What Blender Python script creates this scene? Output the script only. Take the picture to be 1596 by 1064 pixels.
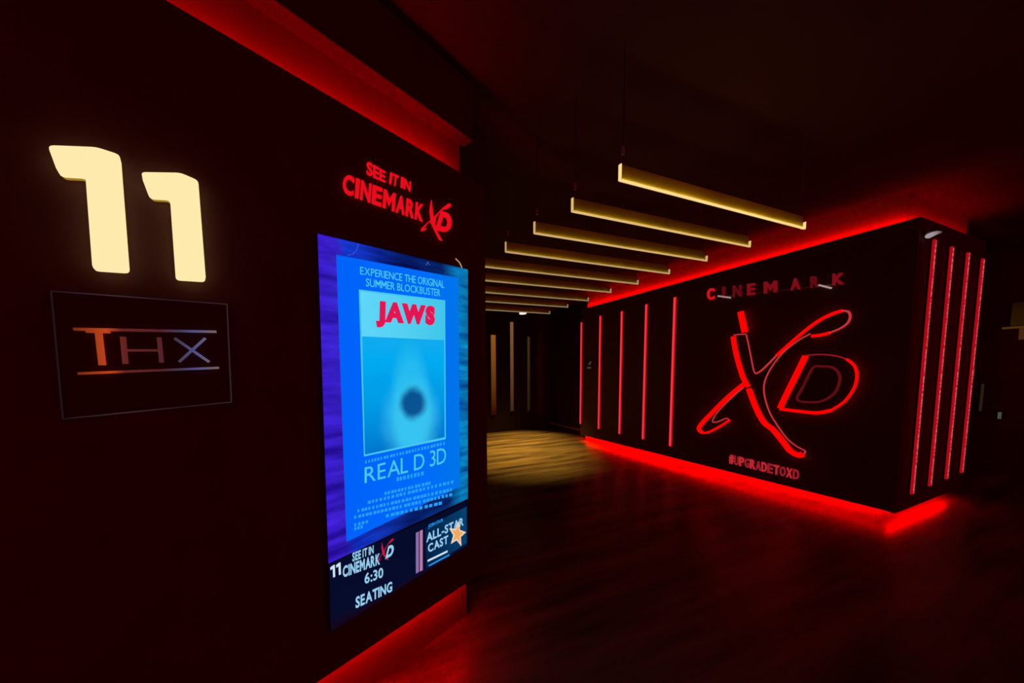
import bpy, bmesh, math, random
from mathutils import Vector, Matrix
random.seed(7)
for o in list(bpy.data.objects): bpy.data.objects.remove(o)
S = bpy.context.scene
# ---------------------------------------------------------------- camera
W, H = 1596.0, 1064.0
F, YAW, PITCH, ROLL, SX, SY = 475.61, 0.35097, -0.07028, -0.018098, -93.05, 82.46
EYE = Vector((0, 0, 1.55))
fw = Vector((math.sin(YAW)*math.cos(PITCH), math.cos(YAW)*math.cos(PITCH), math.sin(PITCH)))
r0 = Vector((math.cos(YAW), -math.sin(YAW), 0)); u0 = r0.cross(fw)
rt = r0*math.cos(ROLL) + u0*math.sin(ROLL); up = -r0*math.sin(ROLL) + u0*math.cos(ROLL)
cd = bpy.data.cameras.new('camera'); cam = bpy.data.objects.new('camera', cd)
S.collection.objects.link(cam); S.camera = cam
cam.matrix_world = Matrix.Translation(EYE) @ Matrix((rt, up, -fw)).transposed().to_4x4()
cd.sensor_fit = 'HORIZONTAL'; cd.sensor_width = 36; cd.lens = F/W*36
cd.shift_x = -SX/W; cd.shift_y = SY/W; cd.clip_start = 0.02
# ---------------------------------------------------------------- world, exposure
wd = bpy.data.worlds.new('world'); S.world = wd; wd.use_nodes = True
bg = wd.node_tree.nodes['Background']; bg.inputs[0].default_value = (1, 0.0, 0.0, 1); bg.inputs[1].default_value = 0.16
S.view_settings.view_transform = 'Standard'; S.view_settings.look = 'None'
S.view_settings.exposure = 0; S.view_settings.gamma = 1
S.cycles.use_denoising = True
S.cycles.max_bounces = 6; S.cycles.sample_clamp_indirect = 4
# ---------------------------------------------------------------- planes of the place
TH, DIST = 1.18978, 1.23261
AL = math.pi/2 - TH                       # turn of the left wall
X0, Y0, CEIL = 4.9986, 1.2210, 3.16
def frame(origin, ang):                   # local x along the wall, local y into it, local z up
    return Matrix.Translation(origin) @ Matrix.Rotation(ang, 4, 'Z')
nL = Vector((-math.cos(TH), math.sin(TH), 0))
ML = frame(nL*DIST, AL)
M1 = frame(Vector((X0, 0, 0)), -math.pi/2)     # long face with the big logo, local x = -world y
M2 = frame(Vector((0, Y0, 0)), 0)              # short face with four strips
def ray(px, py): return fw + rt*((px-W/2-SX)/F) - up*((py-H/2-SY)/F)
def on(M, px, py, off=0.0):               # photograph point -> (x, z) in the wall's own frame
    n = (M.to_3x3() @ Vector((0, 1, 0))); o = M.translation + n*off
    v = ray(px, py); q = EYE + v*((o-EYE).dot(n)/v.dot(n))
    l = M.inverted() @ q
    return (l.x, l.z)
# ---------------------------------------------------------------- materials
def mat(name, col, rough=0.6, metal=0.0, spec=0.5, noise=0.0, scale=8.0):
    m = bpy.data.materials.new(name); m.use_nodes = True; nt = m.node_tree; b = nt.nodes['Principled BSDF']
    b.inputs['Roughness'].default_value = rough; b.inputs['Metallic'].default_value = metal
    b.inputs['Specular IOR Level'].default_value = spec
    if noise:
        tc = nt.nodes.new('ShaderNodeTexCoord'); n = nt.nodes.new('ShaderNodeTexNoise'); n.inputs['Scale'].default_value = scale
        n.inputs['Detail'].default_value = 5
        r = nt.nodes.new('ShaderNodeValToRGB')
        r.color_ramp.elements[0].position = .3; r.color_ramp.elements[1].position = .7
        r.color_ramp.elements[0].color = [c*(1-noise) for c in col] + [1]; r.color_ramp.elements[1].color = [c*(1+noise) for c in col] + [1]
        nt.links.new(tc.outputs['Object'], n.inputs['Vector']); nt.links.new(n.outputs[0], r.inputs[0]); nt.links.new(r.outputs[0], b.inputs['Base Color'])
    else: b.inputs['Base Color'].default_value = (*col, 1)
    return m
def glow(name, col, k=1.0):
    m = bpy.data.materials.new(name); m.use_nodes = True; nt = m.node_tree; nt.nodes.clear()
    e = nt.nodes.new('ShaderNodeEmission'); o = nt.nodes.new('ShaderNodeOutputMaterial')
    e.inputs[0].default_value = (*col, 1); e.inputs[1].default_value = k; nt.links.new(e.outputs[0], o.inputs[0])
    return m
def glow_ramp(name, stops, axis, lo, hi, k=1.0, coord='Object', noise=0.0, nscale=3.0, nstretch=(1, 1, 1)):
    """emission whose colour runs along one object axis (a backlit sign or a screen)"""
    m = bpy.data.materials.new(name); m.use_nodes = True; nt = m.node_tree; nt.nodes.clear()
    e = nt.nodes.new('ShaderNodeEmission'); o = nt.nodes.new('ShaderNodeOutputMaterial'); nt.links.new(e.outputs[0], o.inputs[0])
    tc = nt.nodes.new('ShaderNodeTexCoord'); sp = nt.nodes.new('ShaderNodeSeparateXYZ'); nt.links.new(tc.outputs[coord], sp.inputs[0])
    mr = nt.nodes.new('ShaderNodeMapRange'); mr.inputs[1].default_value = lo; mr.inputs[2].default_value = hi
    nt.links.new(sp.outputs['XYZ'.index(axis)], mr.inputs[0])
    r = nt.nodes.new('ShaderNodeValToRGB'); el = r.color_ramp.elements
    while len(el) < len(stops): el.new(0.5)
    for q, (p, c) in zip(el, stops): q.position = p; q.color = (*c, 1)
    src = mr.outputs[0]
    if noise:
        mp = nt.nodes.new('ShaderNodeMapping'); mp.inputs['Scale'].default_value = nstretch
        n = nt.nodes.new('ShaderNodeTexNoise'); n.inputs['Scale'].default_value = nscale; n.inputs['Detail'].default_value = 4
        nt.links.new(tc.outputs[coord], mp.inputs[0]); nt.links.new(mp.outputs[0], n.inputs['Vector'])
        a = nt.nodes.new('ShaderNodeMath'); a.operation = 'MULTIPLY_ADD'; a.inputs[1].default_value = noise; nt.links.new(n.outputs[0], a.inputs[0])
        s2 = nt.nodes.new('ShaderNodeMath'); s2.operation = 'SUBTRACT'; s2.inputs[1].default_value = noise*.5
        nt.links.new(src, a.inputs[2]); nt.links.new(a.outputs[0], s2.inputs[0]); src = s2.outputs[0]
    nt.links.new(src, r.inputs[0]); nt.links.new(r.outputs[0], e.inputs[0]); e.inputs[1].default_value = k
    return m
def srgb(r, g, b):
    f = lambda c: (c/12.92 if c <= .04045 else ((c+.055)/1.055)**2.4)
    return (f(r/255), f(g/255), f(b/255))

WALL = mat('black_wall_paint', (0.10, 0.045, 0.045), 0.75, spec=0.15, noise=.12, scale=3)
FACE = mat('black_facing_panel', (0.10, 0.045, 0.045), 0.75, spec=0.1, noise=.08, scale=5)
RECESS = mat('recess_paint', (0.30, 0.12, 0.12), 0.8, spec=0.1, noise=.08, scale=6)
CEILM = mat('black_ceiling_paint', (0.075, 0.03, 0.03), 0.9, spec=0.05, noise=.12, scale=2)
BLACK = mat('black_plastic', (0.05, 0.03, 0.03), 0.5, spec=0.3)
DARKM = mat('dark_aluminium', (0.12, 0.09, 0.09), 0.4, metal=.6)
GREYM = mat('grey_metal', (0.45, 0.42, 0.42), 0.4, metal=.5)
WHITEP = mat('white_plastic', (0.8, 0.78, 0.75), 0.4)
GOLD = mat('gold_baffle_board', (0.42, 0.38, 0.03), 0.55, spec=0.2, noise=.25, scale=3)
TAPE = lambda k: glow('red_led_tape', (1, 0, 0), k)
def tape_near(k, end):  # emission colour brightest at the corridor end, dimming towards the near corner
    return glow_ramp('red_led_tape_graded', [(0, (1, 0, 0)), (.45, (.55, 0, 0)), (1, (end, 0, 0))], 'X', -2.05, 2.05, k)
def tape_fade(k, lo, hi):      # colour dims leftwards along the strip, standing in for lens vignetting
    m = glow_ramp('red_led_tape_fading', [(0, (.03, 0, 0)), (.45, (.22, 0, 0)), (1, (1, 0, 0))], 'X', lo, hi, k); return m
REDTUBE = glow('red_neon', (1, 0.0, 0.0), 1.3)
REDTHIN = glow('red_neon_thin', (0.55, 0.03, 0.04), 1.0)
REDDIM = glow('red_neon_dim', (0.11, 0.004, 0.006), 1.0)
STRIPSIDE = glow('red_strip_diffuser', (0.85, 0.003, 0.01), 1.0)
STRIPCORE = glow('red_strip_core', (0.85, 0.06, 0.09), 1.0)
STRIP2 = glow('red_strip_diffuser_dim', (.42, .002, .006), 1.0)
DOTS = glow('red_dotted_core', (.60, .05, .08), 1.0)
_nt = DOTS.node_tree; _tc = _nt.nodes.new('ShaderNodeTexCoord'); _n = _nt.nodes.new('ShaderNodeTexNoise'); _n.inputs['Scale'].default_value = 38
_r = _nt.nodes.new('ShaderNodeValToRGB'); _r.color_ramp.elements[0].position = .38; _r.color_ramp.elements[1].position = .62
_r.color_ramp.elements[0].color = (.42, .004, .012, 1); _r.color_ramp.elements[1].color = (.62, .12, .16, 1)
_nt.links.new(_tc.outputs['Object'], _n.inputs['Vector']); _nt.links.new(_n.outputs[0], _r.inputs[0]); _nt.links.new(_r.outputs[0], next(x for x in _nt.nodes if x.type == 'EMISSION').inputs[0])
WARM = glow('warm_number_face', srgb(255, 232, 172), 1.02)
WARMSIDE = glow('warm_number_edge', (1.0, .55, .06), .35)
# floor: dark polished planks
def floor_mat():
    m = bpy.data.materials.new('dark_wood_floor'); m.use_nodes = True; nt = m.node_tree; b = nt.nodes['Principled BSDF']
    tc = nt.nodes.new('ShaderNodeTexCoord'); mp = nt.nodes.new('ShaderNodeMapping'); mp.inputs['Rotation'].default_value = (0, 0, math.radians(-12)); mp.inputs['Scale'].default_value = (.5, 4.5, 1)
    n = nt.nodes.new('ShaderNodeTexNoise'); n.inputs['Scale'].default_value = 1.4; n.inputs['Detail'].default_value = 7; n.inputs['Roughness'].default_value = .6
    r = nt.nodes.new('ShaderNodeValToRGB'); r.color_ramp.elements[0].position = .35; r.color_ramp.elements[1].position = .68
    r.color_ramp.elements[0].color = (.035, .022, .013, 1); r.color_ramp.elements[1].color = (.20, .13, .06, 1)
    nt.links.new(tc.outputs['Object'], mp.inputs[0]); nt.links.new(mp.outputs[0], n.inputs['Vector']); nt.links.new(n.outputs[0], r.inputs[0]); nt.links.new(r.outputs[0], b.inputs['Base Color'])
    b.inputs['Roughness'].default_value = .30; b.inputs['Specular IOR Level'].default_value = .35
    return m
FLOORM = floor_mat()
# ---------------------------------------------------------------- builders
def link(o): S.collection.objects.link(o); return o
def new_obj(name, bm, m, parent=None, M=None, smooth=False):
    me = bpy.data.meshes.new(name); bmesh.ops.recalc_face_normals(bm, faces=bm.faces); bm.to_mesh(me); bm.free()
    if smooth:
        for p in me.polygons: p.use_smooth = True
    for mm in (m if isinstance(m, (list, tuple)) else [m]): me.materials.append(mm)
    o = link(bpy.data.objects.new(name, me))
    if parent: o.parent = parent
    if M is not None: o.matrix_local = M
    return o
def thing(name, label, cat, M, group=None):
    o = link(bpy.data.objects.new(name, None)); o.empty_display_size = .1; o.matrix_world = M
    o['label'] = label; o['category'] = cat
    if group: o['group'] = group
    return o
def tag(o, label, cat, group=None):
    o['label'] = label; o['category'] = cat
    if group: o['group'] = group
def box(bm, x0, x1, y0, y1, z0, z1, bev=0):
    r = bmesh.ops.create_cube(bm, size=1, matrix=Matrix.Translation(((x0+x1)/2, (y0+y1)/2, (z0+z1)/2)) @ Matrix.Diagonal((abs(x1-x0), abs(y1-y0), abs(z1-z0), 1)))
    if bev:
        es = list({e for v in r['verts'] for e in v.link_edges})
        bmesh.ops.bevel(bm, geom=es, offset=bev, segments=2, affect='EDGES', profile=.5)
    return bm
def B(*a, bev=0): return box(bmesh.new(), *a, bev=bev)
def prism(pts, y0, y1, bm=None):
    """solid with outline pts (x, z) between depths y0 (towards the viewer) and y1"""
    bm = bm or bmesh.new()
    f = bm.faces.new([bm.verts.new((x, y1, z)) for x, z in pts])
    r = bmesh.ops.extrude_face_region(bm, geom=[f])
    for v in r['geom']:
        if isinstance(v, bmesh.types.BMVert): v.co.y = y0
    bmesh.ops.triangulate(bm, faces=[f for f in bm.faces if len(f.verts) > 4])
    return bm
def tube(pts, rad, bm=None, seg=8, closed=False):
    """round tube through 3D points; rad number or list"""
    bm = bm or bmesh.new(); P = [Vector(p) for p in pts]; n = len(P); rings = []
    for i, p in enumerate(P):
        a = P[(i-1) % n] if (closed or i > 0) else p; b = P[(i+1) % n] if (closed or i < n-1) else p
        t = (b-a).normalized(); ref = Vector((0, 1, 0))
        if abs(t.dot(ref)) > .95: ref = Vector((1, 0, 0))
        u = t.cross(ref).normalized(); w = t.cross(u); rr = rad[i] if isinstance(rad, (list, tuple)) else rad
        rings.append([bm.verts.new(p + (u*math.cos(k*2*math.pi/seg) + w*math.sin(k*2*math.pi/seg))*rr) for k in range(seg)])
    for i in range(n if closed else n-1):
        A, C = rings[i], rings[(i+1) % n]
        for k in range(seg): bm.faces.new((A[k], A[(k+1) % seg], C[(k+1) % seg], C[k]))
    if not closed:
        bm.faces.new(rings[0][::-1]); bm.faces.new(rings[-1])
    return bm
def spline(pts, sub=6, closed=False):
    P = [Vector(p) for p in pts]; n = len(P); out = []
    for i in range(n if closed else n-1):
        g = lambda k: P[k % n] if closed else P[max(0, min(n-1, k))]
        a, b, c, d = g(i-1), g(i), g(i+1), g(i+2)
        for j in range(sub):
            t = j/sub
            out.append(.5*((2*b) + (c-a)*t + (2*a-5*b+4*c-d)*t*t + (3*b-a-3*c+d)*t**3))
    if not closed: out.append(P[-1])
    return out
_cache = {}
def glyph(ch, bold):
    """one character: vertices, faces and its left and right edges"""
    key = (ch, bold)
    if key in _cache: return _cache[key]
    if ch == 'M':
        b = bold; w = .10+2*b; x0, x1, z0, z1 = .07-b, .71+b, -b, .68+b; m = (x0+x1)/2
        P = [(x0, z0), (x0+w, z0), (x0+w, z1-.26-1.2*b), (m, .16-b*1.5), (x1-w, z1-.26-1.2*b), (x1-w, z0), (x1, z0), (x1, z1), (x1-w*.9, z1), (m, .40+b*.3), (x0+w*.9, z1), (x0, z1)]
        bm = prism([(x, y) for x, y in P], 1, 0); bm.verts.index_update()
        out = ([(v.co.x, v.co.z, v.co.y > .5) for v in bm.verts], [tuple(v.index for v in f.verts) for f in bm.faces]); bm.free()
    else:
        c = bpy.data.curves.new('t', 'FONT'); c.body = ch; c.offset = bold; c.resolution_u = 3; c.extrude = 0.02
        o = link(bpy.data.objects.new('t', c)); dg = bpy.context.evaluated_depsgraph_get(); dg.update()
        me = bpy.data.meshes.new_from_object(o.evaluated_get(dg)); bpy.data.objects.remove(o); bpy.data.curves.remove(c)
        out = ([(v.co.x, v.co.y, v.co.z > 0) for v in me.vertices], [tuple(p.vertices) for p in me.polygons]); bpy.data.meshes.remove(me)
    _cache[key] = out; return out
def text_unit(s, bold=0.012, spacing=1.0):
    """a line of writing, scaled into the unit square"""
    key = (s, bold, spacing, 'line')
    if key in _cache: return _cache[key]
    V, Fs, pen = [], [], 0.0
    for ch in s:
        if ch == ' ': pen += .24*spacing; continue
        v, f = glyph(ch, bold); x0 = min(p[0] for p in v); x1 = max(p[0] for p in v); n = len(V)
        V += [(p[0]-x0+pen, p[1], p[2]) for p in v]; Fs += [tuple(i+n for i in q) for q in f]
        pen += (x1-x0) + .085*spacing*(.35 if ch in 'AT' and spacing > 0 else 5 if ch == 'A' else 1)
    xs = [p[0] for p in V]; ys = [p[1] for p in V]; x0, x1, y0, y1 = min(xs), max(xs), min(ys), max(ys)
    _cache[key] = ([((x-x0)/(x1-x0), (y-y0)/(y1-y0), fr) for x, y, fr in V], Fs, x1-x0); return _cache[key]
def quad_pt(q, u, v):   # q = corners TL, TR, BR, BL in (x, z)
    t = [q[0][k]*(1-u)+q[1][k]*u for k in (0, 1)]; b = [q[3][k]*(1-u)+q[2][k]*u for k in (0, 1)]
    return (b[0]*(1-v)+t[0]*v, b[1]*(1-v)+t[1]*v)
def text_quad(s, q, y0, y1, bold=.012, spacing=1.0, bm=None, u0=0, u1=1):
    V, fs, _ = text_unit(s, bold, spacing); bm = bm or bmesh.new(); vs = []
    for u, v, front in V:
        x, z = quad_pt(q, u0+(u1-u0)*u, v); vs.append(bm.verts.new((x, y0 if front else y1, z)))
    for f in fs:
        try: bm.faces.new([vs[i] for i in f])
        except ValueError: pass
    return bm
def pq(M, *pts): return [on(M, *p) for p in pts]
def letters(parent, word, q, y0, y1, m, bold=.02, gap=.13, widths=None, name='letter'):
    """each character of a sign a mesh of its own, spread over quad q"""
    ws = [(.35 if c in 'I1' else 1.3 if c == 'M' else .45 if c == ' ' else 1.0) for c in word]
    tot = sum(ws) + gap*(len(word)-1); u = 0; out = []
    for c, w in zip(word, ws):
        if c != ' ':
            mm = m[len(out) % len(m)] if isinstance(m, list) else m
            out.append(new_obj(name, text_quad(c, q, y0, y1, bold, u0=u/tot, u1=(u+w)/tot), mm, parent))
        u += w + gap
    return out
# ---------------------------------------------------------------- the setting
def struct(name, bm, m, M=None):
    o = new_obj(name, bm, m); o['kind'] = 'structure'
    if M is not None: o.matrix_world = M
    return o
struct('floor', B(-4, 9.3, -1.2, 7.2, -.1, 0), FLOORM)
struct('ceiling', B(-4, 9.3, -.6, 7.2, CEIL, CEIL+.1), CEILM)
LEND = 1.385
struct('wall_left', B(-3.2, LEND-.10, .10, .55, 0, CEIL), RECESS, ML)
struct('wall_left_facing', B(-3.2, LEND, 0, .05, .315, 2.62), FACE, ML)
struct('wall_right', B(X0+.10, 6.66, Y0+.10, 5.30, 0, CEIL), RECESS)
struct('wall_right_facing', B(-5.36, -(Y0+.002), 0, .045, .115, 2.885), FACE, M1)
struct('wall_right_return', B(X0+.046, 6.74, 0, .045, .115, 2.885), FACE, M2)
struct('wall_left_added_shield', B(-3.2, LEND-.06, .03, .10, 2.86, CEIL), FACE, ML)  # added lip that keeps the cove glow off the ceiling
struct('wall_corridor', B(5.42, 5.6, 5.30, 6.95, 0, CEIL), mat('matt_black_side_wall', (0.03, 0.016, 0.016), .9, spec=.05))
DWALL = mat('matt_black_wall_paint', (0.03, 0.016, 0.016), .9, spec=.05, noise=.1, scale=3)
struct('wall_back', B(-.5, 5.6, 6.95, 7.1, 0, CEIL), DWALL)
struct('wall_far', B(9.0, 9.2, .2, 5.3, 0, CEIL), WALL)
bb = struct('baseboard_corridor', B(5.40, 5.419, 5.30, 6.95, .10, .14), GREYM)
# ---------------------------------------------------------------- cove lighting
def cove(name, M, x0, x1, z, side, label, group, m=None, y0=.052, y1=.072):
    t = thing(name, label, 'light strip', M @ Matrix.Translation(((x0+x1)/2, y0, z)), group)
    hw = (x1-x0)/2
    new_obj('channel', B(-hw, hw, 0, .004, -.02, .02), DARKM, t)
    d = .006
    new_obj('led_tape', B(-hw+.01, hw-.01, .004, y1-y0, -.008, .012) if side > 0 else B(-hw+.01, hw-.01, .004, y1-y0, -.012, .008), m, t)
    return t
G = 'red cove light strips around the black walls'
cove('cove_light_strip', ML, -2.6, LEND-.16, 2.608, 1, 'red light strip glowing above the black left wall with the number 11', G, tape_fade(48, -2.0, 2.0))
cove('cove_light_strip', ML, -2.6, LEND-.12, .335, -1, 'red light strip glowing under the black left wall below the film screen', G, TAPE(60))
cove('cove_light_strip', M1, -5.34, -(Y0+.07), 2.873, 1, 'red light strip along the top of the long logo wall', G, tape_near(90, .40), y0=.047, y1=.067)
cove('cove_light_strip', M1, -5.34, -(Y0+.07), .135, -1, 'red light strip along the foot of the long logo wall', G, tape_near(300, .22), y0=.047, y1=.067)
cove('cove_light_strip', M2, X0+.10, 6.62, 2.873, 1, 'red light strip on top of the short wall with four red lines', G, TAPE(32), y0=.047, y1=.067)
cove('cove_light_strip', M2, X0+.10, 6.62, .135, -1, 'red light strip at the foot of the short wall with four red lines', G, TAPE(60), y0=.047, y1=.067)
# ---------------------------------------------------------------- vertical red strips
def strip(M, x, z0, z1, w, label, group, core=.2, mats=None):
    STRIPSIDE, STRIPCORE = mats or (globals()['STRIPSIDE'], globals()['STRIPCORE'])
    t = thing('vertical_light_strip', label, 'light strip', M @ Matrix.Translation((x, 0, z0)), group); h = z1-z0
    new_obj('channel', B(-w/2-.004, w/2+.004, -.010, 0, -.012, h+.012), DARKM, t)
    new_obj('diffuser', B(-w/2, w/2, -.026, -.010, 0, h, bev=.004), STRIPSIDE, t)
    new_obj('led_core', B(-w*core, w*core, -.030, -.026, .01, h-.01), STRIPCORE, t)
    for z in (-.012, h): new_obj('end_cap', B(-w/2, w/2, -.024, -.010, z, z+.012), GREYM, t)
f1 = [((908,502),(905,660)), ((937,492),(934,668)), ((970,485),(967,676)), ((1009,474),(1003,684)), ((1053,463),(1046,695))]
n1 = ['furthest of the five vertical red light strips left of the big logo', 'second furthest vertical red light strip left of the logo, beside the placard', 'middle one of the five vertical red light strips left of the logo',
      'fourth vertical red light strip on the long wall, second from the logo', 'nearest of the five vertical red light strips, next to the big logo']
for (a, b), l in zip(f1, n1):
    ta, tb = on(M1, *a), on(M1, *b)
    strip(M1, (ta[0]+tb[0])/2, tb[1]+.0, ta[1], .040, l, 'five vertical red strips on the long logo wall')
f2 = [((1452,375),(1415,769)), ((1480,386),(1442,757)), ((1505,395),(1468,746)), ((1527,404),(1493,736))]
n2 = ['first of the four vertical red strips on the short wall, nearest the corner', 'second of the four thin red strips from the wall corner', 'third of the four thin red strips from the wall corner', 'rightmost of the thin vertical red strips, at the far end of the short wall']
for (a, b), l in zip(f2, n2):
    ta, tb = on(M2, *a), on(M2, *b)
    strip(M2, (ta[0]+tb[0])/2, tb[1], ta[1], .028, l, 'four vertical red strips on the short wall', .28, (STRIP2, DOTS))
# dim amber strips on the corridor's back wall
MB = frame(Vector((0, 6.95, 0)), 0)
AMB = [glow_ramp('amber_strip', [(0, (.03,.002,.0)), (.35, (.11,.03,.004)), (1, (.26,.085,.012))], 'Z', 0, 2.0),
       glow_ramp('pale_amber_strip', [(0, (.05,.018,.01)), (1, (.20,.085,.03))], 'Z', 0, 2.2),
       glow_ramp('faint_amber_strip', [(0, (.02,.01,.004)), (1, (.05,.024,.009))], 'Z', 0, 2.0)]
for (a, b), m, w, l in zip([((768,522),(769,645)), ((797,502),(797,640)), ((823,525),(823,640))], AMB, (.13, .09, .07),
        ['orange vertical light strip on the dark wall at the end of the corridor', 'taller pale amber strip in the middle of the corridor end wall', 'faint brown strip, right one on the corridor end wall']):
    ta, tb = on(MB, *a), on(MB, *b)
    t = thing('corridor_light_strip', l, 'light strip', MB @ Matrix.Translation(((ta[0]+tb[0])/2, 0, tb[1])), 'dim amber strips at the corridor end')
    h = ta[1]-tb[1]
    new_obj('channel', B(-w/2-.01, w/2+.01, -.02, 0, -.02, h+.02), DARKM, t)
    new_obj('diffuser', B(-w/2, w/2, -.035, -.02, 0, h, bev=.006), m, t)
# ---------------------------------------------------------------- hanging light bars
def lwl(k): return glow('warm_bar_edge', k[0], k[1])
BARZ = 2.5
left = [(1.362,1.216),(1.345,1.534),(1.300,1.851),(1.275,2.198),(1.235,2.560),(1.205,2.935),(1.17,3.365),(1.13,3.79),(1.09,4.28)]
right = [(3.062,1.21),(3.083,1.521),(3.103,1.835),(3.144,2.191),(3.168,2.555),(3.173,2.923),(3.242,3.357),(3.258,3.778),(3.32,4.276)]
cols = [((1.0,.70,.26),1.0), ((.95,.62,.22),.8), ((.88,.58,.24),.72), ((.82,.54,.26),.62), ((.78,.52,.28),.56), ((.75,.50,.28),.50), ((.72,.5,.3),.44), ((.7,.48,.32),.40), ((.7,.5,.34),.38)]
nb = ['nearest and largest hanging light bar with gold board and bright lower edge', 'second hanging gold light bar from the front', 'third hanging gold light bar from the front', 'fourth hanging gold light bar, last whose lit left end shows',
      'fifth hanging light bar, first whose left end is cut off by the black wall', 'sixth hanging light bar from the front of the row', 'third hanging light bar from the far end of the row', 'second hanging light bar from the far end of the row', 'farthest and shortest looking light bar of the hanging row']
for k, (a, b) in enumerate(zip(left, right)):
    A = Vector((*a, BARZ)); D = Vector((*b, BARZ)) - A; L = D.length
    t = thing('hanging_light_bar', nb[k], 'light bar', frame(A, math.atan2(D.y, D.x)), 'gold light bars hanging in a row under the ceiling')
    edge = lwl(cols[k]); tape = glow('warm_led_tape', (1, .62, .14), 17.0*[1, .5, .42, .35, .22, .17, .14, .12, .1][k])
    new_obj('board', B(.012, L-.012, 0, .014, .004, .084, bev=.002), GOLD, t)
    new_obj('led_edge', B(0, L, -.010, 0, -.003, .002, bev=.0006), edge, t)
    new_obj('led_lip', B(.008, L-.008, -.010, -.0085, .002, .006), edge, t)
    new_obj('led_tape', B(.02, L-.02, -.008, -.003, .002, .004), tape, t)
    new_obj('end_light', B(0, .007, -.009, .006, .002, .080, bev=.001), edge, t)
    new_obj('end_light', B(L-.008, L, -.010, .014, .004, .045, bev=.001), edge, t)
    for x in (.03, L-.03):
        h = new_obj('hanger', tube([(x, .007, .084), (x, .007, CEIL-BARZ)], .0025), DARKM, t)
        if x < 1: new_obj('coupling', tube([(x, .007, .135), (x, .007, .175)], .008), GREYM, h)
# ---------------------------------------------------------------- lit number 11
t = thing('number_sign', 'large glowing warm white number 11 on the black left wall', 'sign', ML @ Matrix.Translation((-.2, 0, 1.83)))
IT = Matrix.Translation((.2, 0, -1.83))
def halo_digit(px):
    q = [on(ML, x, y, -.035) for x, y in px]
    q2 = []
    n = len(q)                      # rounded corners
    for i in range(n):
        p, a, b = Vector(q[i]), Vector(q[i-1]), Vector(q[(i+1) % n]); d1 = (a-p); d2 = (b-p)
        r = .010
        s, e = p+d1.normalized()*r, p+d2.normalized()*r
        for u in (0, .33, .66, 1): q2.append(((s*(1-u)**2+p*2*u*(1-u)+e*u*u)[0], (s*(1-u)**2+p*2*u*(1-u)+e*u*u)[1]))
    return q2
for px in ([(74,226),(150,229),(187,241),(201,423),(144,419),(133,272),(90,269)], [(219,268),(281,269),(309,281),(321,437),(274,434),(265,307),(233,305)]):
    q = halo_digit(px)
    o = new_obj('digit', prism(q, -.035, -.012), WARM, t, IT)
    cx = sum(a for a, _ in q)/len(q); cz = sum(b for _, b in q)/len(q)
    q3 = [(cx+(a-cx)*.93, cz+(b-cz)*.96) for a, b in q]
    new_obj('halo_light', prism(q3, -.012, -.004), WARMSIDE, o)
# ---------------------------------------------------------------- framed plaque THX
t = thing('framed_plaque', 'black plaque with thin grey frame and orange to violet letters, under the number 11', 'plaque', ML @ Matrix.Translation((-.2, 0, 1.46)))
IT = Matrix.Translation((.2, 0, -1.46))
q = pq(ML, (82,455), (353,475), (360,626), (100,652))
new_obj('back_panel', prism(q, -.010, 0), BLACK, t, IT)
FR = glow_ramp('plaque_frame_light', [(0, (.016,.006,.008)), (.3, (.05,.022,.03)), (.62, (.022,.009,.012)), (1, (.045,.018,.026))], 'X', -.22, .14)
bm = bmesh.new()
for i in range(4):
    a, b = Vector((q[i][0], -.012, q[i][1])), Vector((q[(i+1) % 4][0], -.012, q[(i+1) % 4][1])); tube([a, b], .0017, bm, 6)
new_obj('frame', bm, FR, t, IT)
TX = glow_ramp('rainbow_letter_glow', [(0, srgb(105,38,20)), (.2, srgb(190,68,26)), (.29, srgb(100,36,32)), (.55, srgb(84,34,40)), (.68, srgb(70,56,80)), (.8, srgb(84,80,130)), (1, srgb(120,98,92))], 'X', -.19, .105)  # letter colours are a graded emission, orange to violet, not reflecting metal
def stroke(a, b, w, bm):
    a = Vector(on(ML, *a, -.012)); b = Vector(on(ML, *b, -.012)); d = (b-a).normalized(); n = Vector((-d.y, d.x))*w/2
    prism([tuple(a-n), tuple(b-n), tuple(b+n), tuple(a+n)], -.020, -.011, bm); return bm
new_obj('upper_rule', stroke((115,513), (337,517), .0065, bmesh.new()), TX, t, IT)
new_obj('lower_rule', stroke((122,582), (341,573), .0065, bmesh.new()), TX, t, IT)
b1 = stroke((134,515), (172,516), .011, bmesh.new()); stroke((154,517), (160,569), .013, b1); new_obj('letter_t', b1, TX, t, IT)
b1 = stroke((192,525), (196,567), .011, bmesh.new()); stroke((248,526), (252,565), .010, b1); stroke((192,546), (252,546), .006, b1); new_obj('letter_h', b1, TX, t, IT)
b1 = stroke((272,527), (326,564), .007, bmesh.new()); stroke((320,527), (279,564), .007, b1); new_obj('letter_x', b1, TX, t, IT)
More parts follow.
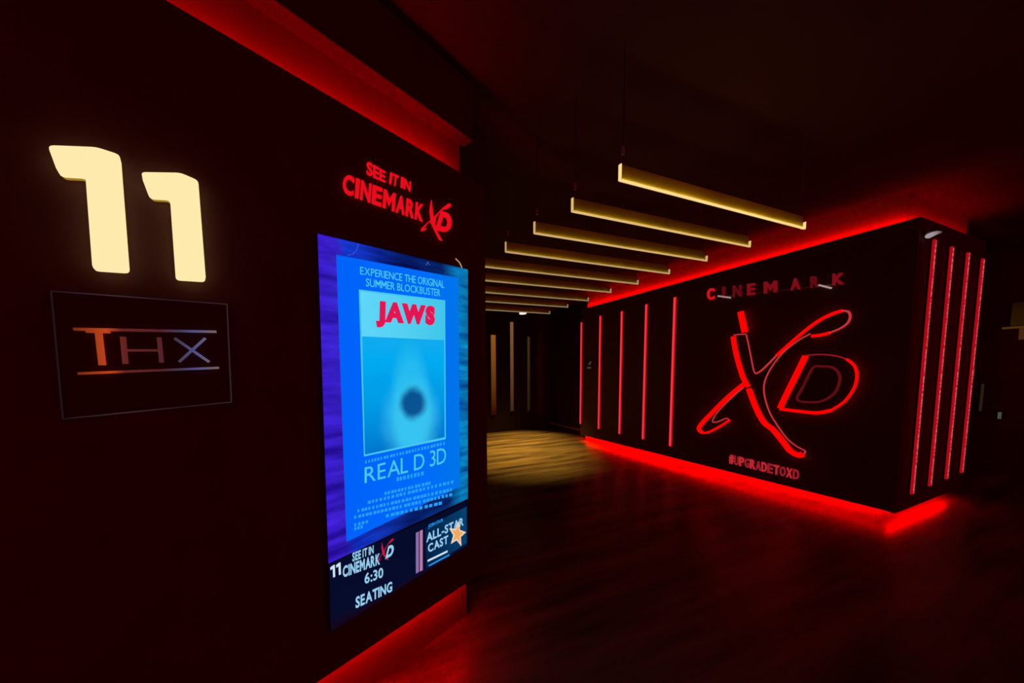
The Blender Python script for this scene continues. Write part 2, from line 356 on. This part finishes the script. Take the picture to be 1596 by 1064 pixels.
# ---------------------------------------------------------------- logo shapes (photograph crop of the big logo, read on its wall)
def cp(X, Y): return (1060+X/2.659, 380+Y/2.66)
XL = [(250,280),(262,330),(272,375),(283,410),(295,470),(305,520),(312,538),(340,522),(400,462),(470,400),(530,350),(580,315),(630,290),(675,276),(700,284),(704,305),(692,330),(660,352),(610,370),(560,378),(525,384),(480,415),(430,455),(385,505),(358,550),(347,592),(352,640),(372,700),(405,755),(445,808),(485,840),(518,858),(512,872),(485,876),(455,858),(430,824),(385,770),(345,735),(315,680),(283,600),(258,608),(235,622),(190,662),(150,706),(132,737),(155,738),(190,722),(205,730),(165,756),(120,780),(92,785),(76,768),(90,742),(130,702),(180,652),(230,608),(268,578),(245,500),(230,440),(220,382),(238,376),(232,290)]
DO = [(520,462),(580,458),(640,463),(690,475),(722,505),(733,545),(722,595),(682,652),(625,690),(565,700),(480,692),(412,684),(440,625),(480,545)]
DI = [(550,514),(585,508),(625,510),(652,528),(662,562),(642,615),(595,648),(545,656),(485,645),(510,590)]
# ---------------------------------------------------------------- red channel letter sign over the screen
t = thing('channel_letter_sign', 'red lit two-line letter sign with slanted logo above the poster screen', 'sign', ML @ Matrix.Translation((.55, 0, 2.2)))
IT = Matrix.Translation((-.55, 0, -2.2))
REDLET = glow('red_letter_face', (.80, .004, .012), 1.0)
OFS = -.010
def signq(*p): return [on(ML, x, y, OFS) for x, y in p]
L = letters(t, 'SEE', signq((572,250),(601,267),(601,284),(572,271)), -.010, -.004, REDLET, bold=.012)
L += letters(t, 'IT', signq((609,268),(622,274),(620,291),(607,285)), -.010, -.004, REDLET, bold=.012)
L += letters(t, 'IN', signq((626,275),(641,283),(640,298),(625,291)), -.010, -.004, REDLET, bold=.012)
L += letters(t, 'CINEMARK', signq((536,269),(661,319),(659,345),(534,300)), -.010, -.004, REDLET, bold=.028, gap=.16)
for o in L: o.matrix_local = IT
# small XD: glyph boxes in the photograph
def small_logo(parent, IT, M, off, xq, dq, mx, md, y0, y1):
    x0, x1, y0_, y1_ = 76, 704, 276, 876
    q = []
    for X, Y in XL[::2]: q.append(quad_pt(xq, (X-x0)/(x1-x0), 1-(Y-y0_)/(y1_-y0_)))
    new_obj('letter_x', prism(q, y0, y1), mx, parent, IT)
    bm = bmesh.new(); n = 16
    def dpt(u, v): return quad_pt(dq, u, v)
    outer = [(0.0, 0), (.30, 1)] + [(.55+.45*math.sin(a), .5+.5*math.cos(a)) for a in [i*math.pi/7 for i in range(8)]]
    inner = [(.28, .24), (.44, .76)] + [(.55+.20*math.sin(a), .5+.26*math.cos(a)) for a in [i*math.pi/7 for i in range(8)]]
    m_ = len(outer); V = [[bm.verts.new((*((lambda p: (p[0], y, p[1]))(dpt(*p)) ),)) for p in ring] for ring in (outer, inner) for y in (y0, y1)]
    for i in range(m_):
        j = (i+1) % m_
        bm.faces.new((V[0][i], V[0][j], V[2][j], V[2][i])); bm.faces.new((V[1][i], V[1][j], V[3][j], V[3][i]))
        bm.faces.new((V[0][i], V[0][j], V[1][j], V[1][i])); bm.faces.new((V[2][i], V[2][j], V[3][j], V[3][i]))
    new_obj('letter_d', bm, md, parent, IT)
small_logo(t, IT, ML, OFS, signq((660,309),(703,317),(703,378),(655,369)), signq((680,327),(705,333),(703,363),(679,358)), REDLET, REDLET, -.012, -.004)
# ---------------------------------------------------------------- film screen
OFF = -.03
def sq(*p): return [on(ML, x, y, OFF) for x, y in p]
t = thing('poster_screen', 'tall lit digital screen on the left wall showing a blue film poster', 'screen', ML @ Matrix.Translation((.42, 0, .5)))
IT = Matrix.Translation((-.42, 0, -.5))
full = sq((493,361), (731,418), (730,851), (514,990))
new_obj('housing', prism(full, -.026, 0), BLACK, t, IT)
def plate(name, q, m, d, parent=t): return new_obj(name, prism(q, OFF-.0006*d, OFF-.0006*(d-1)+.0002), m, parent, IT)
# moving background of the upper screen
def scr_mat():
    m = glow_ramp('screen_background', [(0, srgb(58,22,200)), (.10, srgb(52,30,190)), (.14, srgb(20,50,200)), (.45, srgb(8,30,110)), (.75, srgb(6,40,110)), (.88, srgb(10,120,190)), (1, srgb(8,110,165))], 'X', .40, 1.24, noise=.10, nscale=4, nstretch=(1, 1, 2.5))
    nt = m.node_tree; e = next(n for n in nt.nodes if n.type == 'EMISSION'); tc = next(n for n in nt.nodes if n.type == 'TEX_COORD')
    ramp = next(n for n in nt.nodes if n.type == 'VALTORGB')
    mp = nt.nodes.new('ShaderNodeMapping'); mp.inputs['Scale'].default_value = (1.2, 1, 7); mp.inputs['Rotation'].default_value = (0, .35, 0)
    n = nt.nodes.new('ShaderNodeTexNoise'); n.inputs['Scale'].default_value = 3; n.inputs['Detail'].default_value = 6
    r2 = nt.nodes.new('ShaderNodeValToRGB'); r2.color_ramp.elements[0].position = .35; r2.color_ramp.elements[1].position = .7
    r2.color_ramp.elements[0].color = (.45, .35, .55, 1); r2.color_ramp.elements[1].color = (1.5, 1.8, 1.4, 1)
    mx = nt.nodes.new('ShaderNodeMixRGB'); mx.blend_type = 'MULTIPLY'; mx.inputs[0].default_value = 1
    nt.links.new(tc.outputs['Object'], mp.inputs[0]); nt.links.new(mp.outputs[0], n.inputs['Vector']); nt.links.new(n.outputs[0], r2.inputs[0])
    nt.links.new(ramp.outputs[0], mx.inputs[1]); nt.links.new(r2.outputs[0], mx.inputs[2]); nt.links.new(mx.outputs[0], e.inputs[0])
    return m
SCRB = scr_mat()
plate('picture_background', sq((495,364), (729,420), (729,777), (512,878)), SCRB, 1)
PCARD = glow_ramp('poster_azure', [(0, srgb(0,98,250)), (.6, srgb(0,108,250)), (1, srgb(2,118,228))], 'X', .49, 1.17)
plate('poster_card', sq((524,397), (714,433), (717,758), (540,844)), PCARD, 2)
LINEC = glow('pale_poster_print', srgb(70,200,240)); INKC = glow('poster_print', srgb(40,160,250))
SKYC = glow_ramp('poster_upper_picture', [(0, srgb(96,214,248)), (1, srgb(60,196,232))], 'X', .58, 1.07, noise=.3, nscale=5)
plate('picture_border', sq((559,451), (693.5,468), (694.5,684), (567,711)), LINEC, 3)
WATER = glow_ramp('poster_lower_picture', [(0, srgb(0,118,205)), (.35, srgb(0,150,226)), (.75, srgb(0,170,240)), (1, srgb(20,170,238))], 'Z', 1.21, 1.73, noise=.35, nscale=5)
plate('picture_sky', sq((561,454), (691.5,470), (692,530), (564,524)), SKYC, 4)
plate('picture_water', sq((564,524), (692,530), (692.5,681), (568.5,708)), WATER, 4)
# plain soft light in the water: a pale shaft that widens downwards, and a dark patch
def soft_light(m, shapes):
    nt = m.node_tree; e = next(n for n in nt.nodes if n.type == 'EMISSION'); tc = next(n for n in nt.nodes if n.type == 'TEX_COORD'); src = e.inputs[0].links[0].from_socket
    nz = nt.nodes.new('ShaderNodeTexNoise'); nz.inputs['Scale'].default_value = 14; nt.links.new(tc.outputs['Object'], nz.inputs['Vector'])
    wob = nt.nodes.new('ShaderNodeMixRGB'); wob.inputs[0].default_value = .025; nt.links.new(tc.outputs['Object'], wob.inputs[1]); nt.links.new(nz.outputs[1], wob.inputs[2])
    for (cx, cz, rx, rz, col, a, soft) in shapes:
        mp = nt.nodes.new('ShaderNodeMapping'); mp.vector_type = 'POINT'; mp.inputs['Location'].default_value = (-cx/rx, 0, -cz/rz); mp.inputs['Scale'].default_value = (1/rx, 0, 1/rz)
        g = nt.nodes.new('ShaderNodeTexGradient'); g.gradient_type = 'SPHERICAL'; nt.links.new(wob.outputs[0], mp.inputs[0]); nt.links.new(mp.outputs[0], g.inputs[0])
        r = nt.nodes.new('ShaderNodeMapRange'); r.interpolation_type = 'SMOOTHSTEP'; r.inputs[1].default_value = 0; r.inputs[2].default_value = soft; r.inputs[4].default_value = a; nt.links.new(g.outputs['Fac'], r.inputs[0])
        mx = nt.nodes.new('ShaderNodeMixRGB'); mx.inputs[2].default_value = (*col, 1); nt.links.new(r.outputs[0], mx.inputs[0]); nt.links.new(src, mx.inputs[1]); src = mx.outputs[0]
    nt.links.new(src, e.inputs[0])
def sc(x, y): return on(ML, x, y, OFF)
(c1, z1), (c2, z2), (c3, z3) = sc(640, 640), sc(641, 655), sc(642, 636)
soft_light(WATER, [(c1, z1, .13, .33, srgb(40,190,240), .85, .5), (c2, z2-.02, .19, .24, srgb(60,200,244), .75, .6), (c3, z3, .095, .095, srgb(4,70,140), .95, .55)])
def blob(pts, m, d, name): plate(name, [on(ML, x, y, OFF) for x, y in pts], m, d)
PINK = glow('crimson_title', srgb(226,22,84))
def words(s, q, m, d=5, bold=.012, name='lettering', spacing=1.0): return new_obj(name, text_quad(s, q, OFF-.0006*d, OFF-.0006*(d-1), bold, spacing), m, t, IT)
words('JAWS', sq((586,468), (678,477), (677,515), (585,510)), PINK, 5, .09, 'title', -.35)
words('EXPERIENCE THE ORIGINAL', sq((561,415.5), (692,437.5), (692,449), (561,427.5)), LINEC, 3, .004)
words('SUMMER BLOCKBUSTER', sq((570,433.5), (686,451), (686,462), (570,446)), LINEC, 3, .004)
words('REAL D 3D', sq((568,728), (695,696), (695,721), (568,753)), LINEC, 3, .0, 'lettering', 1.05)
# rows of unreadable small print
for row, (a, b, n_) in enumerate([((568,720),(694,690),26), ((617,747),(660,737),8), ((598,769),(672,752),14), ((572,783),(708,750),22), ((556,796),(706,762),26), ((551,806),(705,770),26), ((600,804),(690,783),12), ((551,818),(574,812),4), ((551,824),(566,820),3)]):
    bm = bmesh.new()
    for i in range(n_):
        u = (i+.1+.15*random.random())/n_; v = u+(.45+.35*random.random())/n_
        x0, y0 = a[0]+(b[0]-a[0])*u, a[1]+(b[1]-a[1])*u; x1, y1 = a[0]+(b[0]-a[0])*v, a[1]+(b[1]-a[1])*v; hh = 2.3 if row not in (1,) else 3.0
        prism([on(ML, x0, y0-hh, OFF), on(ML, x1, y1-hh, OFF), on(ML, x1, y1+hh, OFF), on(ML, x0, y0+hh, OFF)], OFF-.0018, OFF-.0012, bm)
    new_obj('small_print', bm, INKC, t, IT)
# arcs of light in the screen's corner
new_obj('light_arc', tube([(on(ML, x, y, OFF)[0], OFF-.0008, on(ML, x, y, OFF)[1]) for x, y in [(559,380),(556,389),(550,396),(541,398)]], .0016, seg=6), glow('arc_blue', srgb(60,80,220)), t, IT)
new_obj('gold_glint', tube([(on(ML, x, y, OFF)[0], OFF-.0008, on(ML, x, y, OFF)[1]) for x, y in [(710,403),(716,409),(720,417)]], .003, seg=6), glow('glint_gold', srgb(190,150,110)), t, IT)
new_obj('pale_glint', tube([(on(ML, x, y, OFF)[0], OFF-.0008, on(ML, x, y, OFF)[1]) for x, y in [(664,413),(667,408),(669,413)]], .002, seg=6), glow('glint_blue', srgb(80,100,190)), t, IT)
# lower information band
NAVY = glow_ramp('navy_band', [(0, srgb(24,2,12)), (.35, srgb(8,12,44)), (1, srgb(5,11,42))], 'Z', .50, .72)
plate('information_band', sq((512.5,880), (729,780), (729,850), (516,984)), NAVY, 1)
WHT = glow('white_print', srgb(205,228,246)); PALEC = glow('pale_blue_print', srgb(150,205,240)); XRED = glow('red_print', srgb(214,24,66))
for dx in (0, 9):
    blob([(514.5+dx, 884-dx*.42), (519+dx, 880.5-dx*.42), (521.5+dx, 879.5-dx*.42), (522.2+dx, 898-dx*.42), (519+dx, 899.5-dx*.42), (518.4+dx, 885.5-dx*.42), (515+dx, 888-dx*.42)], WHT, 3, 'digit')
words('SEE IT IN', sq((549,861), (582,849), (582,862), (549,875)), PALEC, 3, .03)
words('CINEMARK', sq((534,882), (592,861), (592,879), (534,900)), PALEC, 3, .035)
words('6:30', sq((568,893), (597,883), (597,899), (568,910)), PALEC, 3, .02)
words('SEATING', sq((554,930), (611,905), (611,921), (554,948)), PALEC, 3, .03)
small_logo(t, IT, ML, OFF, sq((588,847),(613,838),(613,868),(588,881)), sq((601,853),(614,846),(613,864),(600,871)), XRED, PALEC, OFF-.0018, OFF-.0012)
# the small card with a star
plate('card_background', sq((662,822), (727,789), (727,846), (664,886)), glow_ramp('card_blue', [(0, srgb(0,32,72)), (1, srgb(8,66,112))], 'X', .88, 1.2), 3)
plate('card_stripe', sq((648,830), (652.5,828), (652.5,891), (648,893)), glow('stripe_mauve', srgb(140,110,170)), 3)
plate('card_stripe', sq((654,827), (658.5,825), (658.5,888), (654,890)), glow('stripe_pink', srgb(180,120,165)), 3)
words('JOIN OUR', sq((667,817), (690,807), (690,813), (667,824)), INKC, 5, .01)
words('ALL-STAR', sq((664,831), (722,805), (722,818), (664,845)), PALEC, 5, .03)
words('CAST', sq((666,848), (698,833), (698,846), (667,861)), PALEC, 5, .03)
def star(cx, cy, rx, ry): return [(cx+(rx if k % 2 == 0 else rx*.45)*math.sin(k*math.pi/5+.15), cy-(ry if k % 2 == 0 else ry*.45)*math.cos(k*math.pi/5+.15)) for k in range(10)]
blob(star(712,832,14,21), glow('star_rim', srgb(235,214,196)), 6, 'star')
blob(star(712,832,9.5,15), glow('star_fill', srgb(240,170,96)), 7, 'star_fill')
plate('card_rule', sq((666,872), (697,857), (697,860), (666,875)), WHT, 5)
plate('card_rule', sq((668,880), (700,863), (700,865), (668,882)), INKC, 5)
# ---------------------------------------------------------------- big logo on the right wall
def p1(X, Y, off): x, z = on(M1, *cp(X, Y), off); return Vector((x, off, z))
t = thing('logo_sign', 'giant red neon outlined two-letter logo on the long black wall', 'sign', M1 @ Matrix.Translation((-2, 0, .6)))
IT = Matrix.Translation((2, 0, -.6))
OF = -.035
def outline(pts): return [tuple(v)[:2] for v in spline([(x, y, 0) for x, y in pts], 3, True)]
def letter(name, pts, inner=None):
    bm = prism([(p1(X, Y, OF).x, p1(X, Y, OF).z) for X, Y in pts], OF+.002, 0)
    return new_obj(name, bm, FACE, t, IT)
lx = letter('letter_x', XL)
lo = letter('letter_d', DO)
def run(pts, r, m, name, parent, closed=False, sub=5):
    P = spline([p1(X, Y, OF) for X, Y in pts], sub, closed)
    new_obj(name, tube(P, r, seg=8, closed=closed), m, parent, smooth=True)
TH_, MD, TN = .032, .017, .0075
run([(250,282),(258,318),(268,366)], TH_, REDTUBE, 'thick_tube', lx)
run([(220,384),(229,440),(244,500),(262,555),(282,592)], TH_*.85, REDTUBE, 'thick_tube', lx)
run([(222,378),(245,375),(272,374)], TN, REDTHIN, 'thin_tube', lx)
run([(274,376),(283,415),(294,470),(304,520),(312,538)], TN, REDTHIN, 'thin_tube', lx)
run([(312,538),(340,522),(400,462)], MD*.6, REDTHIN, 'thin_tube', lx)
run([(400,462),(470,400),(530,350),(580,315),(630,290),(672,277)], MD*.95, REDTUBE, 'middle_tube', lx)
run([(672,277),(697,281),(705,302),(694,328),(662,351),(620,368)], TN*1.3, REDTHIN, 'thin_tube', lx)
run([(620,368),(585,377),(545,382)], MD*.9, REDTUBE, 'middle_tube', lx)
run([(540,372),(490,400),(430,447),(385,502),(358,550),(347,592),(352,640),(372,700),(405,755),(445,808),(485,840),(518,858),(512,870)], TN, REDTHIN, 'thin_tube', lx)
run([(285,600),(315,680),(348,740),(385,770),(430,824),(455,856),(485,874),(508,872)], TH_*.95, REDTUBE, 'thick_tube', lx)
run([(272,576),(230,608),(180,652),(130,702),(92,742),(78,766),(92,782)], TH_*.85, REDTUBE, 'thick_tube', lx)
run([(92,784),(120,779),(165,756),(205,730)], MD*.8, REDTUBE, 'middle_tube', lx)
run([(205,730),(190,723),(155,737),(134,736),(150,704),(190,660),(235,618),(262,596)], TN, REDTHIN, 'thin_tube', lx)
run([(520,464),(480,545),(440,625),(414,680)], TH_*.85, REDTUBE, 'thick_tube', lo)
run([(414,684),(480,692),(565,700),(625,690)], MD, REDTUBE, 'middle_tube', lo)
run([(625,690),(682,652),(722,595),(733,545),(722,505),(690,477)], TN*1.5, REDTUBE, 'middle_tube', lo)
run([(690,477),(640,463),(580,458),(522,462)], TN, glow('red_neon_faint', (.25,.008,.012)), 'thin_tube', lo)
run([(x, y) for x, y in DI], TN*1.5, REDDIM, 'inner_outline', lo, closed=True)
# CINEMARK letters on a rail
t = thing('channel_letter_sign', 'row of small spaced dim red letters on a thin rail above the giant logo', 'sign', M1 @ Matrix.Translation((-2, 0, 2.3)))
IT = Matrix.Translation((2, 0, -2.3)); OC = -.03
LR = [glow('red_letter_bright', (.62,.006,.012)), glow('red_letter_dim', (.11,.003,.006)), glow('red_letter_mid', (.20,.004,.008))]
cx = [1106, 1125, 1148, 1169, 1197, 1220, 1242, 1274, 1306]; cy0 = 457
for ch, x, w, m in zip('CINEMARK', [1107,1127,1148,1170,1200,1239,1269,1306], [11,4,13,12,20,15,13,18], [0,1,1,2,2,2,1,2]):
    yc = 458-(x-1107)*.118; h = 9
    s = -(.118)
    q = [on(M1, *p, OC) for p in ((x-w/2, yc-h-s*w/2*1), (x+w/2, yc-h+s*w/2), (x+w/2, yc+h+s*w/2), (x-w/2, yc+h-s*w/2))]
    new_obj('letter', text_quad(ch, q, OC, -.006, .03), LR[m], t, IT)
ra, rb = on(M1, 1118, 463, -.02), on(M1, 1320, 441, -.02)
new_obj('rail', tube([(ra[0], -.02, ra[1]), (rb[0], -.02, rb[1])], .006), GREYM, t, IT)
PALEG = glow('pale_clip_glow', (.35,.25,.24))  # clips are no lamps; their pale brightness is put in as emission
for a, b in (((1119,461),(1139,464)), ((1276,444),(1296,449))):
    A, Bq = on(M1, *a, -.034), on(M1, *b, -.034)
    new_obj('glow_clip', tube([(A[0], -.034, A[1]), (Bq[0], -.034, Bq[1])], .009), PALEG, t, IT)
# hashtag line
t = thing('channel_letter_sign', 'short line of tiny red hashtag letters below the giant logo', 'sign', M1 @ Matrix.Translation((-2, 0, .2)))
IT = Matrix.Translation((2, 0, -.2))
q = [on(M1, *p, -.02) for p in ((1136,708), (1245,733), (1244,748), (1136,722))]
for o in letters(t, '#UPGRADETOXD', q, -.02, -.002, [glow('red_tag_letter', (.50,.02,.03)), glow('red_tag_letter_dim', (.30,.012,.02))], bold=.02, gap=.18): o.matrix_local = IT
# ---------------------------------------------------------------- small fittings
a = on(M1, 919, 569)
t = thing('placard', 'tiny dim grey placard between the two furthest red strips', 'sign', M1 @ Matrix.Translation((a[0], 0, a[1])))
PL = glow('placard_mark_glow', (.045,.032,.026))  # grey placard marks brightened by a faint added emission
new_obj('plate', B(-.07, .07, -.012, 0, -.10, .10, bev=.003), BLACK, t)
new_obj('pictogram', prism([(-.02,-.0),(.05,.02),(.06,.08),(.02,.085),(.0,.05),(-.03,.03)], -.016, -.012), PL, t)
new_obj('caption_mark', B(-.055, .055, -.016, -.012, -.075, -.03), PL, t)
t = thing('corner_lamp', 'small pale glowing fixture at the top corner of the short wall', 'lamp', M2 @ Matrix.Translation((5.10, 0, 2.73)))
new_obj('bracket', B(-.03, .22, -.02, 0, -.02, .05, bev=.004), DARKM, t)
new_obj('lens', tube([(-.04, -.035, -.02), (.02, -.035, .0), (.12, -.035, .028), (.24, -.03, .052)], [.022, .022, .017, .010]), glow_ramp('lamp_lens', [(0, (.36,.30,.32)), (1, (.03,.015,.018))], 'X', -.05, .24), t, smooth=True)
# ceiling downlight in the corridor
v = ray(815, 488.5); DP = EYE + v*(6.35/v.y)
t = thing('ceiling_downlight', 'bright white ceiling downlight beyond the last hanging bar', 'lamp', Matrix.Translation(DP))
new_obj('housing', tube([(0, 0, .18), (0, 0, .02)], [.07, .09], seg=20), DARKM, t)
new_obj('lens', tube([(0, 0, .02), (0, 0, -.01)], [.088, .080], seg=20), glow('white_downlight', (1, .9, .8), 1.0), t)
def spot(name, loc, aim, power, ang, blend, col, rad=.08):
    l = bpy.data.lights.new(name, 'SPOT'); l.energy = power; l.spot_size = ang; l.spot_blend = blend; l.color = col; l.shadow_soft_size = rad
    o = link(bpy.data.objects.new(name, l)); o.location = loc; o.rotation_euler = (Vector(aim)-Vector(loc)).to_track_quat('-Z', 'Y').to_euler(); return o
spot('downlight_beam', (4.10, 6.30, 2.90), (3.85, 5.75, 0), 1050, math.radians(57), 1, (1, .64, .13))
spot('downlight_beam', (3.1, 4.9, 3.05), (3.05, 4.9, 0), 1000, math.radians(58), 1, (1, .64, .13))
# ---------------------------------------------------------------- far lobby
def wx(px, py):
    v = ray(px, py); q = EYE + v*(9.0/v.x); return q.y, q.z
MW = frame(Vector((9.0, 0, 0)), -math.pi/2)
def far(name, label, cat, px0, py0, px1, py1, m, group=None):
    y0, z0 = wx(px0, py1); y1, z1 = wx(px1, py0)
    xa, xb = sorted((-y0, -y1)); t = thing(name, label, cat, MW @ Matrix.Translation(((xa+xb)/2, 0, min(z0, z1))), group)
    w = (xb-xa)/2; h = abs(z1-z0)
    new_obj('back_box', B(-w-.01, w+.01, -.04, 0, -.015, h+.015), BLACK, t)
    new_obj('lit_face', B(-w, w, -.05, -.04, 0, h, bev=.004), m, t)
    return t
BR = glow_ramp('brown_backlight', [(0, (.024,.008,.001)), (1, (.012,.003,.0))], 'Z', 0, .35)
tt = far('menu_board', 'dim brown lit board with brighter lower edge at the right edge', 'board', 1576, 470, 1602, 508, BR)
y0, z0 = wx(1573, 512); 
new_obj('lower_edge', B(-.10, .08, -.07, -.04, -.04, -.012), glow('brown_ledge', (.07,.026,.004)), tt)
new_obj('support', B(.02, .06, -.06, -.02, -.20, -.04), glow('brown_support', (.06,.018,.006)), tt)
DM = glow('dim_grey_glow', (.028,.014,.008))
far('sconce_lamp', 'dim smudge of light on the far wall, left one beside the rightmost red strip', 'lamp', 1497, 575, 1506, 588, DM, 'faint lamps on the far lobby wall')
far('sconce_lamp', 'dim smudge of light on the far wall just right of the rightmost red strip', 'lamp', 1512, 574, 1522, 590, DM, 'faint lamps on the far lobby wall')
far('upright_display', 'narrow dim brown upright display on the far lobby wall', 'display', 1527, 598, 1536, 640, glow('dim_brown_glow', (.024,.012,.004)))
far('sconce_lamp', 'small pale green lamp low on the far wall at the right edge', 'lamp', 1556, 642, 1563, 652, glow('pale_green_glow', (.06,.07,.035)), 'faint lamps on the far lobby wall')
